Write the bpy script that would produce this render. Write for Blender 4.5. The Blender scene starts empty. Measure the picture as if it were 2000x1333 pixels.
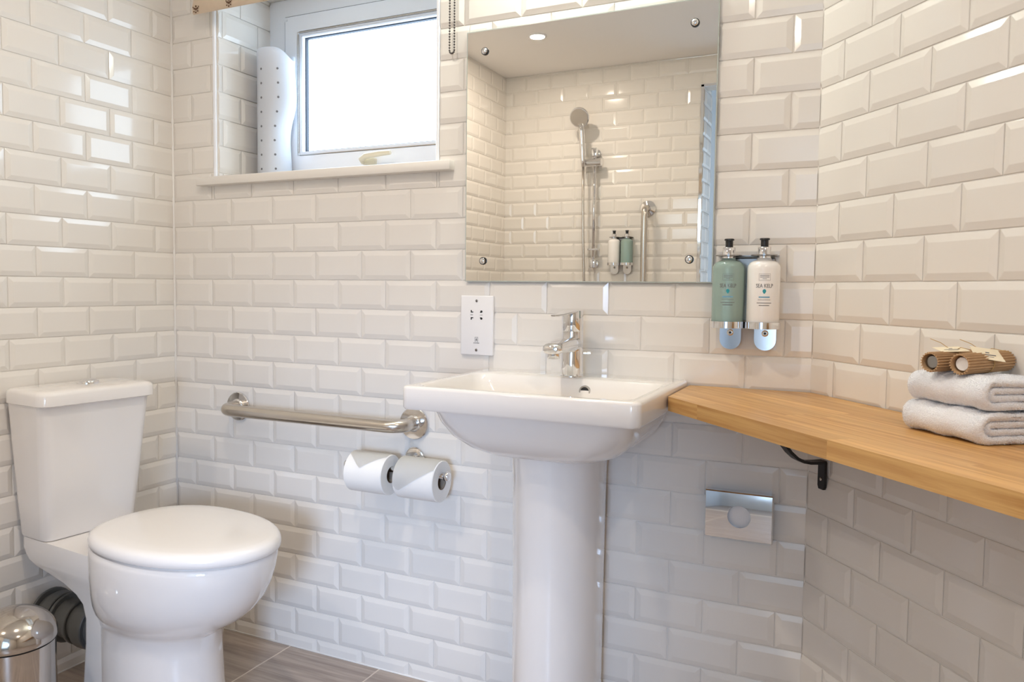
import bpy, bmesh, math, random
from mathutils import Vector, Matrix
random.seed(7)
PI = math.pi
SC = bpy.context.scene
C = SC.collection

# ------------------------------------------------------------------ camera, world, lights, exposure
cam_d = bpy.data.cameras.new('camera'); cam = bpy.data.objects.new('camera', cam_d); C.objects.link(cam)
cam.location = (1.87263, -1.74575, 1.01999)
cam.rotation_euler = (1.511287, -0.009407, 0.457758)
cam_d.sensor_width = 36; cam_d.lens = 1550.0 / 2000 * 36
cam_d.shift_x = 69.23 / 2000; cam_d.shift_y = -11.63 / 2000
cam_d.clip_start = 0.02
SC.camera = cam
SC.view_settings.view_transform = 'Standard'; SC.view_settings.look = 'None'
SC.view_settings.exposure = 0.08; SC.view_settings.gamma = 1.0; SC.view_settings.use_curve_mapping = False
SC.cycles.max_bounces = 10; SC.cycles.diffuse_bounces = 6; SC.cycles.glossy_bounces = 6
SC.cycles.caustics_reflective = False; SC.cycles.caustics_refractive = False
SC.cycles.use_denoising = True; SC.cycles.sample_clamp_indirect = 6.0

w = bpy.data.worlds.new('world'); SC.world = w; w.use_nodes = True
w.node_tree.nodes['Background'].inputs[0].default_value = (0.75, 0.86, 1.0, 1)
w.node_tree.nodes['Background'].inputs[1].default_value = 1.0

LAMPS = [(0.444, -1.797, 4.4), (1.02, -0.98, 5.2), (2.25, -1.45, 4.7)]       # recessed ceiling lights: x, y, watts
WARM = (1.0, 0.87, 0.735)
def area(name, loc, rot, sx, sy, power, col, spread=PI):
    d = bpy.data.lights.new(name, 'AREA'); d.shape = 'RECTANGLE'; d.size = sx; d.size_y = sy
    d.energy = power; d.color = col; d.spread = spread
    o = bpy.data.objects.new(name, d); C.objects.link(o); o.location = loc; o.rotation_euler = rot
    return o
# cool daylight-balanced softbox in the doorway behind the camera, aimed at the toilet corner
SB, SA = Vector((1.90, -2.75, 0.92)), Vector((0.74, 0.0, 0.16))
area('doorway_softbox', SB, (SA - SB).to_track_quat('-Z', 'Y').to_euler(), 0.42, 0.50, 3.35, (0.45, 0.62, 0.92), math.radians(40))
# weak daylight in the hall
area('hall_daylight', (1.98, -3.38, 1.2), (PI/2, 0, PI), 1.3, 1.6, 20.0, (0.60, 0.79, 1.0))
MIRROR_LIGHT_W = 11.0
WINDOW_GLOW = 5.6

# ------------------------------------------------------------------ materials
def nodes(name):
    m = bpy.data.materials.new(name); m.use_nodes = True
    nt = m.node_tree; return m, nt, nt.nodes['Principled BSDF']
def N(nt, t, **kw):
    n = nt.nodes.new(t)
    for k, v in kw.items():
        if k.startswith('i_'): n.inputs[k[2:].replace('_', ' ')].default_value = v
        else: setattr(n, k, v)
    return n
def mat(name, col, rough=0.5, metal=0.0, coat=0.0, noise=0.0, nscale=40, bump=0.0, bscale=200, spec=None, rand=0.0, emit=None, es=0):
    m, nt, b = nodes(name)
    b.inputs['Base Color'].default_value = (*col, 1); b.inputs['Roughness'].default_value = rough
    b.inputs['Metallic'].default_value = metal; b.inputs['Coat Weight'].default_value = coat
    if spec is not None: b.inputs['Specular IOR Level'].default_value = spec
    if emit: b.inputs['Emission Color'].default_value = (*emit, 1); b.inputs['Emission Strength'].default_value = es
    tc = N(nt, 'ShaderNodeTexCoord')
    nz = N(nt, 'ShaderNodeTexNoise', i_Scale=nscale, i_Detail=3.0)
    nt.links.new(tc.outputs['Object'], nz.inputs['Vector'])
    hsv = N(nt, 'ShaderNodeHueSaturation'); hsv.inputs['Color'].default_value = (*col, 1)
    mp = N(nt, 'ShaderNodeMapRange'); mp.inputs['To Min'].default_value = 1 - noise - 0.005; mp.inputs['To Max'].default_value = 1 + noise + 0.005
    nt.links.new(nz.outputs['Fac'], mp.inputs['Value'])
    if rand:
        oi = N(nt, 'ShaderNodeObjectInfo'); mr = N(nt, 'ShaderNodeMapRange')
        mr.inputs['To Min'].default_value = 1 - rand; mr.inputs['To Max'].default_value = 1 + rand
        nt.links.new(oi.outputs['Random'], mr.inputs['Value'])
        mu = N(nt, 'ShaderNodeMath', operation='MULTIPLY')
        nt.links.new(mp.outputs[0], mu.inputs[0]); nt.links.new(mr.outputs[0], mu.inputs[1]); nt.links.new(mu.outputs[0], hsv.inputs['Value'])
    else: nt.links.new(mp.outputs[0], hsv.inputs['Value'])
    nt.links.new(hsv.outputs[0], b.inputs['Base Color'])
    if bump:
        n2 = N(nt, 'ShaderNodeTexNoise', i_Scale=bscale, i_Detail=4.0); nt.links.new(tc.outputs['Object'], n2.inputs['Vector'])
        bp = N(nt, 'ShaderNodeBump', i_Strength=bump, i_Distance=0.002); nt.links.new(n2.outputs['Fac'], bp.inputs['Height'])
        nt.links.new(bp.outputs[0], b.inputs['Normal'])
    return m
def tile_material():
    m, nt, b = nodes('glazed_cream_tile')
    b.inputs['Roughness'].default_value = 0.10; b.inputs['Specular IOR Level'].default_value = 0.5
    oi = N(nt, 'ShaderNodeObjectInfo'); mr = N(nt, 'ShaderNodeMapRange'); mr.inputs['To Min'].default_value = 0.985; mr.inputs['To Max'].default_value = 1.015
    nt.links.new(oi.outputs['Random'], mr.inputs['Value'])
    hsv = N(nt, 'ShaderNodeHueSaturation'); hsv.inputs['Color'].default_value = (0.765, 0.73, 0.685, 1)
    nt.links.new(mr.outputs[0], hsv.inputs['Value']); nt.links.new(hsv.outputs[0], b.inputs['Base Color'])
    bv = N(nt, 'ShaderNodeBevel', samples=4); bv.inputs['Radius'].default_value = 0.0022
    tc = N(nt, 'ShaderNodeTexCoord'); nz = N(nt, 'ShaderNodeTexNoise', i_Scale=26.0, i_Detail=1.0)
    nt.links.new(tc.outputs['Object'], nz.inputs['Vector'])
    bp = N(nt, 'ShaderNodeBump', i_Strength=0.22, i_Distance=0.0006)
    nt.links.new(nz.outputs['Fac'], bp.inputs['Height']); nt.links.new(bv.outputs[0], bp.inputs['Normal'])
    nt.links.new(bp.outputs[0], b.inputs['Normal'])
    return m
def wood_material(name, c1, c2, rnd=0.10, axis_scale=(1.5, 34, 34)):
    m, nt, b = nodes(name)
    b.inputs['Roughness'].default_value = 0.38; b.inputs['Coat Weight'].default_value = 0.10; b.inputs['Coat Roughness'].default_value = 0.25
    tc = N(nt, 'ShaderNodeTexCoord'); oi = N(nt, 'ShaderNodeObjectInfo')
    mp = N(nt, 'ShaderNodeMapping'); mp.inputs['Scale'].default_value = axis_scale
    cb = N(nt, 'ShaderNodeCombineXYZ'); m7 = N(nt, 'ShaderNodeMath', operation='MULTIPLY'); m7.inputs[1].default_value = 37.0
    nt.links.new(oi.outputs['Random'], m7.inputs[0])
    for k in range(3): nt.links.new(m7.outputs[0], cb.inputs[k])
    nt.links.new(cb.outputs[0], mp.inputs['Location']); nt.links.new(tc.outputs['Object'], mp.inputs['Vector'])
    nz = N(nt, 'ShaderNodeTexNoise', i_Scale=2.2, i_Detail=6.0, i_Roughness=0.62, i_Distortion=0.4); nt.links.new(mp.outputs[0], nz.inputs['Vector'])
    rp = N(nt, 'ShaderNodeValToRGB'); rp.color_ramp.elements[0].position = 0.32; rp.color_ramp.elements[1].position = 0.68
    rp.color_ramp.elements[0].color = (*c1, 1); rp.color_ramp.elements[1].color = (*c2, 1)
    nt.links.new(nz.outputs['Fac'], rp.inputs[0])
    mr = N(nt, 'ShaderNodeMapRange'); mr.inputs['To Min'].default_value = 1 - rnd; mr.inputs['To Max'].default_value = 1 + rnd
    nt.links.new(oi.outputs['Random'], mr.inputs['Value'])
    hsv = N(nt, 'ShaderNodeHueSaturation'); nt.links.new(mr.outputs[0], hsv.inputs['Value']); nt.links.new(rp.outputs[0], hsv.inputs['Color'])
    nt.links.new(hsv.outputs[0], b.inputs['Base Color'])
    bp = N(nt, 'ShaderNodeBump', i_Strength=0.12, i_Distance=0.001); nt.links.new(nz.outputs['Fac'], bp.inputs['Height']); nt.links.new(bp.outputs[0], b.inputs['Normal'])
    return m
def metal_material(name, col, rough, aniso=0.0, bscale=None):
    m = mat(name, col, rough=rough, metal=1.0)
    if aniso: m.node_tree.nodes['Principled BSDF'].inputs['Anisotropic'].default_value = aniso
    return m
M = dict(
    tile=tile_material(),
    sill=mat('cream_sill_paint', (0.77, 0.735, 0.69), 0.4),
    bin_steel=metal_material('polished_bin_steel', (0.56, 0.52, 0.48), 0.10),
    grout=mat('cream_grout', (0.80, 0.77, 0.725), 0.85, noise=0.05, nscale=120, bump=0.3, bscale=900),
    sealant=mat('white_sealant', (0.80, 0.78, 0.75), 0.45),
    porcelain=mat('white_porcelain', (0.80, 0.765, 0.735), 0.07, coat=0.6),
    seat=mat('white_seat_plastic', (0.82, 0.79, 0.765), 0.16, coat=0.2),
    chrome=metal_material('chrome', (0.80, 0.80, 0.81), 0.045),
    steel=metal_material('brushed_steel', (0.62, 0.58, 0.53), 0.24, 0.4),
    steel_dark=metal_material('dark_steel', (0.36, 0.35, 0.34), 0.25),
    mirror=metal_material('mirror_silver', (0.87, 0.86, 0.82), 0.0),
    glass_edge=mat('mirror_glass_edge', (0.46, 0.50, 0.47), 0.15),
    floor=wood_material('grey_brown_floor_tile', (0.27, 0.215, 0.18), (0.47, 0.39, 0.335), 0.05, (1.6, 26, 26)),
    floor_grout=mat('floor_grout', (0.66, 0.58, 0.50), 0.9),
    ceiling=mat('ceiling_paint', (0.87, 0.85, 0.83), 0.7, bump=0.05),
    upvc=mat('white_upvc', (0.87, 0.90, 0.96), 0.28),
    gasket=mat('dark_gasket', (0.05, 0.06, 0.08), 0.6),
    black=mat('black_plastic', (0.012, 0.012, 0.013), 0.28),
    iron=mat('black_painted_iron', (0.008, 0.008, 0.009), 0.42, bump=0.1),
    plastic=mat('white_plastic', (0.80, 0.79, 0.80), 0.25),
    slot=mat('dark_slot', (0.02, 0.02, 0.02), 0.7),
    print_grey=mat('grey_print', (0.16, 0.16, 0.17), 0.6),
    print_teal=mat('teal_print', (0.02, 0.30, 0.36), 0.5),
    print_blue=mat('blue_print', (0.16, 0.36, 0.52), 0.5),
    paper=mat('tissue_paper', (0.84, 0.83, 0.81), 0.9, bump=0.12, bscale=500),
    card_tube=mat('cardboard_core', (0.30, 0.235, 0.18), 0.9),
    towel=mat('white_terry_towel', (0.90, 0.92, 0.965), 0.95, noise=0.05, nscale=260, bump=1.0, bscale=520),
    kraft=mat('corrugated_kraft_card', (0.46, 0.30, 0.165), 0.75, noise=0.12, nscale=90),
    tag_card=mat('cream_tag_card', (0.80, 0.72, 0.55), 0.8),
    raffia=mat('straw_raffia', (0.50, 0.33, 0.13), 0.8),
    lotion=mat('white_lotion_bottle', (0.86, 0.84, 0.82), 0.2),
    pipe=mat('grey_soil_pipe', (0.12, 0.125, 0.125), 0.4),
    mat_plastic=mat('white_vinyl_mat', (0.89, 0.91, 0.95), 0.35),
    fabric=mat('cream_blind_fabric', (0.62, 0.50, 0.38), 0.9, noise=0.05, bump=0.3, bscale=700),
    motif=mat('brown_woven_motif', (0.13, 0.065, 0.035), 0.9),
    handle=mat('cream_handle', (0.74, 0.66, 0.50), 0.3),
    chain=mat('bead_chain', (0.10, 0.09, 0.085), 0.35, metal=0.5),
    oak=wood_material('oiled_oak', (0.42, 0.195, 0.048), (0.66, 0.395, 0.145), 0.09),
    hall=mat('hall_wall_paint', (0.62, 0.66, 0.70), 0.8),
    door=mat('white_door_paint', (0.74, 0.74, 0.73), 0.4),
    lamp_on=mat('lit_lamp', (1, 1, 1), 0.5, emit=(1.0, 0.93, 0.82), es=30),
    tube_on=mat('lit_tube', (1, 1, 1), 0.5, emit=(0.93, 1.0, 0.90), es=MIRROR_LIGHT_W * 10),
)
def green_soap():
    m, nt, b = nodes('green_liquid_soap'); b.inputs['Base Color'].default_value = (0.68, 0.90, 0.82, 1)
    b.inputs['Roughness'].default_value = 0.05; b.inputs['Transmission Weight'].default_value = 0.6; b.inputs['IOR'].default_value = 1.35
    return m
M['soap'] = green_soap()
def clear_plastic():
    m, nt, b = nodes('clear_plastic'); b.inputs['Base Color'].default_value = (0.93, 0.93, 0.93, 1)
    b.inputs['Roughness'].default_value = 0.03; b.inputs['Transmission Weight'].default_value = 0.85; b.inputs['IOR'].default_value = 1.2
    return m
M['clear'] = clear_plastic()
def window_glow():
    m, nt, b = nodes('frosted_glass_daylight'); b.inputs['Base Color'].default_value = (0.8, 0.85, 0.9, 1); b.inputs['Roughness'].default_value = 0.35
    b.inputs['Emission Color'].default_value = (0.62, 0.81, 1.0, 1); b.inputs['Emission Strength'].default_value = WINDOW_GLOW
    return m
M['glow'] = window_glow()

# ------------------------------------------------------------------ helpers
def obj(name, bm, m, parent=None, smooth=False, auto=None):
    me = bpy.data.meshes.new(name)
    if isinstance(bm, bmesh.types.BMesh):
        bmesh.ops.recalc_face_normals(bm, faces=bm.faces)
        bm.to_mesh(me); bm.free()
    else:
        me.from_pydata(bm[0], [], bm[1]); me.update()
    ms = m if isinstance(m, (list, tuple)) else [m]
    for x in ms: me.materials.append(M[x] if isinstance(x, str) else x)
    if auto is not None:
        me.shade_smooth(); me.set_sharp_from_angle(angle=math.radians(auto))
    elif smooth: me.shade_smooth()
    o = bpy.data.objects.new(name, me); C.objects.link(o)
    if parent: o.parent = parent
    return o
def thing(name, label, cat, loc=(0, 0, 0), rz=0, group=None):
    o = bpy.data.objects.new(name, None); C.objects.link(o); o.empty_display_size = 0.05
    o.location = loc; o.rotation_euler = (0, 0, rz); o['label'] = label; o['category'] = cat
    if group: o['group'] = group
    return o
def tag(o, label, cat, group=None):
    o['label'] = label; o['category'] = cat
    if group: o['group'] = group
    return o
def struct(o): o['kind'] = 'structure'; return o
def dup(root, loc, label=None, rz=None):
    r = root.copy(); C.objects.link(r); r.location = loc
    if rz is not None: r.rotation_euler = (0, 0, rz)
    if label: r['label'] = label
    for ch in list(root.children):
        c = ch.copy(); C.objects.link(c); c.parent = r
        for g in list(ch.children):
            d = g.copy(); C.objects.link(d); d.parent = c
    return r
def B(): return bmesh.new()
def add_box(bm, a, b, bev=0.0, seg=2, mtx=None):
    s = [abs(b[i] - a[i]) for i in range(3)]; c = [(a[i] + b[i]) / 2 for i in range(3)]
    r = bmesh.ops.create_cube(bm, size=1.0)
    vs = r['verts']
    for v in vs: v.co = Vector((v.co.x * s[0] + c[0], v.co.y * s[1] + c[1], v.co.z * s[2] + c[2]))
    if bev:
        es = set(e for v in vs for e in v.link_edges)
        rr = bmesh.ops.bevel(bm, geom=list(es), offset=bev, segments=seg, profile=0.5, affect='EDGES', clamp_overlap=True)
        vs = list(set(v for f in rr['faces'] for v in f.verts) | set(v for v in vs if v.is_valid))
    if mtx: bmesh.ops.transform(bm, matrix=mtx, verts=[v for v in vs if v.is_valid])
    return bm
def add_rings(bm, rings, cap0=True, cap1=True, close=True):
    vr = [[bm.verts.new(p) for p in r] for r in rings]
    n = len(vr[0])
    for a, b in zip(vr[:-1], vr[1:]):
        for i in range(n if close else n - 1):
            j = (i + 1) % n
            bm.faces.new((a[i], a[j], b[j], b[i]))
    if cap0: bm.faces.new(list(reversed(vr[0])))
    if cap1: bm.faces.new(vr[-1])
    return bm
def add_lathe(bm, prof, n=32, mtx=None, cap0=True, cap1=True):
    rings = []
    for r, z in prof:
        ring = [Vector((r * math.cos(2 * PI * k / n), r * math.sin(2 * PI * k / n), z)) for k in range(n)]
        rings.append([mtx @ p for p in ring] if mtx else ring)
    return add_rings(bm, rings, cap0, cap1)
def frame_along(d):
    d = d.normalized(); up = Vector((0, 0, 1)) if abs(d.z) < 0.9 else Vector((1, 0, 0))
    x = d.cross(up).normalized(); y = d.cross(x).normalized(); return x, y
def add_tube(bm, pts, r, n=14, caps=True):
    pts = [Vector(p) for p in pts]; rings = []
    x = None
    for i, p in enumerate(pts):
        d = (pts[min(i + 1, len(pts) - 1)] - pts[max(i - 1, 0)]).normalized()
        if x is None: x, y = frame_along(d)
        else:
            x = (x - d * x.dot(d)).normalized(); y = d.cross(x).normalized()
        rr = r[i] if isinstance(r, (list, tuple)) else r
        rings.append([p + x * rr * math.cos(2 * PI * k / n) + y * rr * math.sin(2 * PI * k / n) for k in range(n)])
    return add_rings(bm, rings, caps, caps)
def bend(pts, rad, seg=6):
    """polyline with rounded corners"""
    pts = [Vector(p) for p in pts]; out = [pts[0]]
    for i in range(1, len(pts) - 1):
        a = (pts[i - 1] - pts[i]).normalized(); b = (pts[i + 1] - pts[i]).normalized()
        p0 = pts[i] + a * rad; p1 = pts[i] + b * rad
        for k in range(seg + 1):
            t = k / seg; out.append(p0 * (1 - t) ** 2 + pts[i] * 2 * t * (1 - t) + p1 * t * t)
    out.append(pts[-1]); return out
def rot_to(axis):
    return Vector((0, 0, 1)).rotation_difference(Vector(axis)).to_matrix().to_4x4()
def lathe_at(bm, prof, loc, axis=(0, 0, 1), n=32, **k):
    return add_lathe(bm, prof, n, Matrix.Translation(loc) @ rot_to(axis), **k)
def text_mesh(name, txt, size, m, parent, mtx, ext=0.0002, wrap=None):
    cu = bpy.data.curves.new(name, 'FONT'); cu.body = txt; cu.size = size; cu.align_x = 'CENTER'; cu.align_y = 'CENTER'; cu.extrude = ext
    cu.resolution_u = 3
    t = bpy.data.objects.new(name, cu); C.objects.link(t)
    dg = bpy.context.evaluated_depsgraph_get(); me = bpy.data.meshes.new_from_object(t.evaluated_get(dg))
    bpy.data.objects.remove(t)
    if wrap:
        for v in me.vertices:
            a = v.co.x / wrap; rr = wrap + v.co.z
            v.co = Vector((rr * math.sin(a), -rr * math.cos(a), v.co.y))
    me.transform(mtx); me.name = name
    me.materials.clear(); me.materials.append(M[m])
    o = bpy.data.objects.new(name, me); C.objects.link(o); o.parent = parent
    return o

# ------------------------------------------------------------------ room: numbers measured from the tile grid
RH = 0.077; HW = 0.0746459; FL = 22.47                   # row height, half tile, rows from row line 0 to the floor
CEIL = 2.20; YF = -2.43                                 # ceiling height, wall behind the camera
RX = 1.77592; RA = 0.919566                              # corner of back and right wall, direction of the right wall
RT = Vector((math.cos(RA), -math.sin(RA), 0)); RN = Vector((-math.sin(RA), -math.cos(RA), 0))
RLEN = -YF / math.sin(RA)
RXF = RX + RLEN * math.cos(RA)
WX0, WX1, WZ0, WZ1, WD = 0.178, 0.900, 1.331, 1.895, 0.225   # window opening and depth of its reveal
DX0, DX1, DZ = 1.095, 2.05, 2.045                        # doorway in the wall behind the camera
cam_m = cam.matrix_basis.inverted()
def px(p):
    q = cam_m @ Vector(p)
    if q.z > -0.02: return None
    return (1000 - 69.23 + 1550 * q.x / -q.z, 666.5 - 11.63 - 1550 * q.y / -q.z)
def in_view(p, pad=70):
    s = px(p)
    return s is not None and -pad < s[0] < 2000 + pad and -pad < s[1] < 1333 + pad

EDGE, RAISE, BEV, GAP = 0.00115, 0.0034, 0.0125, 0.0019
_tiles = {}
def tile_geom(x0, x1, z0, z1, W, H):
    """bevelled tile of W x H, cut to [x0,x1] x [z0,z1]; local x along, y up, z out"""
    def cuts(a, b, L):
        c = [a] + [v for v in (BEV, L - BEV) if a + 0.002 < v < b - 0.002] + [b]; return c
    xs, zs = cuts(x0, x1, W), cuts(z0, z1, H)
    def h(x, z): return EDGE + RAISE * max(0.0, min(1.0, min(x, W - x, z, H - z) / BEV))
    V, F = [], []
    nx, nz = len(xs), len(zs)
    for z in zs:
        for x in xs: V.append((x - x0, z - z0, h(x, z)))
    for j in range(nz - 1):
        for i in range(nx - 1):
            a, b, c, d = j * nx + i, j * nx + i + 1, (j + 1) * nx + i + 1, (j + 1) * nx + i
            cx, cz = (xs[i] + xs[i + 1]) / 2, (zs[j] + zs[j + 1]) / 2
            cornx = cx < BEV or cx > W - BEV; cornz = cz < BEV or cz > H - BEV
            if cornx and cornz:
                if (cx < W / 2) == (cz < H / 2): F += [(a, b, c), (a, c, d)]
                else: F += [(a, b, d), (b, c, d)]
            else: F.append((a, b, c, d))
    # sides down to the wall
    ring = [i for i in range(nx)] + [j * nx + nx - 1 for j in range(1, nz)] + [(nz - 1) * nx + i for i in range(nx - 2, -1, -1)] + [j * nx for j in range(nz - 2, 0, -1)]
    o = len(V)
    for i in ring: V.append((V[i][0], V[i][1], -0.001))
    n = len(ring)
    for k in range(n): F.append((ring[(k + 1) % n], ring[k], o + k, o + (k + 1) % n))
    return V, F
def tile_mesh(x0, x1, z0, z1, W, H):
    key = tuple(round(v * 2000) for v in (x0, x1, z0, z1, W, H))
    if key not in _tiles:
        V, F = tile_geom(x0, x1, z0, z1, W, H)
        me = bpy.data.meshes.new('wall_tile'); me.from_pydata(V, [], F); me.materials.append(M['tile']); me.update()
        _tiles[key] = me
    return _tiles[key]
def lay_tiles(wall, O, T, Nn, smax, zmax, s0, flip, holes=(), view=in_view, zmin=0.0, smin=0.0, limit=300):
    """O origin at floor level, T along, Nn out of the wall. s0: joint position of rows that start on an odd row line (flip: even)"""
    W, H = 2 * HW - GAP, RH - GAP
    mtx0 = Matrix((( T.x, 0, Nn.x, O.x), (T.y, 0, Nn.y, O.y), (T.z, 1, Nn.z, O.z), (0, 0, 0, 1)))
    if mtx0.to_3x3().determinant() < 0:      # mirror along the wall so that normals face the room
        O = O + T * smax; T = -T; s0 = smax - s0; s0 = s0 - 2 * HW * math.floor(s0 / (2 * HW))
        holes = [(smax - b, smax - a, c, d) for a, b, c, d in holes]
        smin, smax = smax - smax, smax - smin
        mtx0 = Matrix((( T.x, 0, Nn.x, O.x), (T.y, 0, Nn.y, O.y), (T.z, 1, Nn.z, O.z), (0, 0, 0, 1)))
    stuffV, stuffF = [], []; cells = []
    for L in range(-8, 23):
        zl, zh = (FL - L - 1) * RH, (FL - L) * RH
        if zh <= zmin + 0.004 or zl >= zmax - 0.004: continue
        off = s0 if (L % 2 == 1) != flip else s0 + HW
        k = math.floor((smin - off) / (2 * HW))
        while off + k * 2 * HW < smax:
            a = off + k * 2 * HW + GAP / 2; k += 1
            c = zl + GAP / 2
            rects = [(max(a, smin + 0.0015), min(a + W, smax - 0.0015), max(c, zmin + 0.001), min(c + H, zmax - 0.001))]
            for (h0, h1, g0, g1) in holes:
                new = []
                for (p, q, r, s) in rects:
                    if q <= h0 or p >= h1 or s <= g0 or r >= g1: new.append((p, q, r, s)); continue
                    if p < h0: new.append((p, h0 - 0.001, r, s))
                    if q > h1: new.append((h1 + 0.001, q, r, s))
                    pp, qq = max(p, h0), min(q, h1)
                    if r < g0: new.append((pp, qq, r, g0 - 0.001))
                    if s > g1: new.append((pp, qq, g1 + 0.001, s))
                rects = new
            for (p, q, r, s) in rects:
                if q - p < 0.004 or s - r < 0.004: continue
                cells.append((p, q, r, s, a, c))
    vis = []
    for cl in cells:
        p, q, r, s, a, c = cl
        ctr = mtx0 @ Vector(((p + q) / 2, (r + s) / 2, 0))
        v = view(ctr)
        vis.append((0 if v else 1, (ctr - Vector(cam.location)).length, cl))
    vis.sort(key=lambda t: (t[0], t[1]))
    for i, (iv, _, (p, q, r, s, a, c)) in enumerate(vis):
        jig = Vector((random.uniform(-1, 1), random.uniform(-1, 1), 0)) * 0.0004
        tilt = Matrix.Rotation(random.uniform(-1, 1) * 0.0035, 4, 'X') @ Matrix.Rotation(random.uniform(-1, 1) * 0.0025, 4, 'Y')
        m = mtx0 @ Matrix.Translation(Vector((p, r, 0)) + jig) @ tilt
        if iv == 0 and i < limit:
            o = bpy.data.objects.new('tile', tile_mesh(p - a, q - a, r - c, s - c, W, H)); C.objects.link(o)
            o.parent = wall; o.matrix_basis = m
        else:
            V, F = tile_geom(p - a, q - a, r - c, s - c, W, H); n = len(stuffV)
            stuffV += [tuple(m @ Vector(v)) for v in V]; stuffF += [tuple(n + x for x in f) for f in F]
    if stuffF:
        o = obj('more_tiles', (stuffV, stuffF), 'tile', wall); o['kind'] = 'stuff'
def quad(name, pts, m, parent=None, thick=0.03):
    """wall slab: polygon given in the plane, thickened away from the room"""
    bm = B(); vs = [bm.verts.new(p) for p in pts]; f = bm.faces.new(vs); bm.normal_update()
    r = bmesh.ops.extrude_face_region(bm, geom=[f])
    return bm, r
def slab(name, panels, m, outward, thick=0.03):
    bm = B()
    for pts in panels:
        vs = [bm.verts.new(p) for p in pts]; f = bm.faces.new(vs)
        r = bmesh.ops.extrude_face_region(bm, geom=[f])
        for v in [x for x in r['geom'] if isinstance(x, bmesh.types.BMVert)]: v.co += Vector(outward) * thick
    return struct(obj(name, bm, m))

S = 0.0011   # wall face sits this far behind the tile edges
def rect3(O, T, a, b, c, d): return [O + T * a + Vector((0, 0, c)), O + T * b + Vector((0, 0, c)), O + T * b + Vector((0, 0, d)), O + T * a + Vector((0, 0, d))]
X = Vector((1, 0, 0)); Y = Vector((0, 1, 0))
O0 = Vector((0, 0, 0))
# back wall with the window opening
wall_back = slab('wall_back', [rect3(O0, X, -0.03, WX0, -0.02, CEIL), rect3(O0, X, WX1, RX + 0.03, -0.02, CEIL), rect3(O0, X, WX0, WX1, -0.02, WZ0 - 0.02), rect3(O0, X, WX0, WX1, WZ1, CEIL)], 'grout', (0, 1, 0), 0.05)
MH = (0.990, 1.572, 1.037, 1.631)    # hidden by the mirror
lay_tiles(wall_back, O0, X, Vector((0, -1, 0)), RX, CEIL, 0.0039 + 0.0, False, holes=[(WX0 - 0.012, WX1 + 0.008, WZ0 - 0.014, WZ1), MH])
# left wall
wall_left = slab('wall_left', [rect3(O0, -Y, -0.03, -YF + 0.03, -0.02, CEIL)], 'grout', (-1, 0, 0), 0.05)
def view_left(p):
    return in_view(p) or (p.z > 1.0 and p.y < -1.9)
lay_tiles(wall_left, O0, -Y, X, -YF, CEIL, 0.0716, False, view=view_left)
# right wall
RO = Vector((RX, 0, 0))
wall_right = slab('wall_right', [rect3(RO, RT, 0, RLEN, -0.02, CEIL)], 'grout', tuple(-RN), 0.05)
lay_tiles(wall_right, RO, RT, RN, RLEN, CEIL, 0.0696, False)
# wall behind the camera with the doorway
FO = Vector((0, YF, 0))
wall_front = slab('wall_front', [rect3(FO, X, -0.03, DX0, -0.02, CEIL), rect3(FO, X, DX1, RXF + 0.03, -0.02, CEIL), rect3(FO, X, DX0, DX1, DZ, CEIL)], 'grout', (0, -1, 0), 0.10)
lay_tiles(wall_front, FO, X, Y, RXF, CEIL, 0.045, False, holes=[(DX0, DX1, 0, DZ)], view=lambda p: p.x < 1.1 and p.z > 0.98)
# floor and ceiling
poly = [(-0.02, 0.02), (-0.02, YF - 0.12), (RXF + 0.05, YF - 0.12), (RXF + 0.05, YF), (RX, 0.02)]
def flat(name, pts, z, m, t):
    bm = B(); vs = [bm.verts.new((x, y, z)) for x, y in pts]; f = bm.faces.new(vs)
    r = bmesh.ops.extrude_face_region(bm, geom=[f])
    for v in [x for x in r['geom'] if isinstance(x, bmesh.types.BMVert)]: v.co.z += t
    return struct(obj(name, bm, m))
floor = flat('floor', poly, -0.0006, 'floor_grout', -0.05)
ceiling = flat('ceiling', [(-0.05, 0.3), (-0.05, -4.4), (RXF + 0.2, -4.4), (RXF + 0.2, 0.3)], CEIL, 'ceiling', 0.05)
def clip_poly(P, nx, ny, d):
    out = []
    for i in range(len(P)):
        a, b = P[i], P[(i + 1) % len(P)]; fa = a[0] * nx + a[1] * ny - d; fb = b[0] * nx + b[1] * ny - d
        if fa <= 0: out.append(a)
        if fa * fb < 0:
            t = fa / (fa - fb); out.append((a[0] + (b[0] - a[0]) * t, a[1] + (b[1] - a[1]) * t))
    return out
def poly_prism(bm, P, z0, z1, bev=0.0):
    n = len(P)
    lo = [bm.verts.new((x, y, z0)) for x, y in P]; hi = [bm.verts.new((x, y, z1)) for x, y in P]
    for i in range(n): bm.faces.new((lo[i], lo[(i + 1) % n], hi[(i + 1) % n], hi[i]))
    bm.faces.new(hi); bm.faces.new(list(reversed(lo)))
    if bev: bmesh.ops.bevel(bm, geom=[e for e in bm.edges if all(abs(v.co.z - z1) < 1e-6 for v in e.verts)], offset=bev, segments=1, affect='EDGES', clamp_overlap=True)
    return bm
_fl = {}
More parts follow.
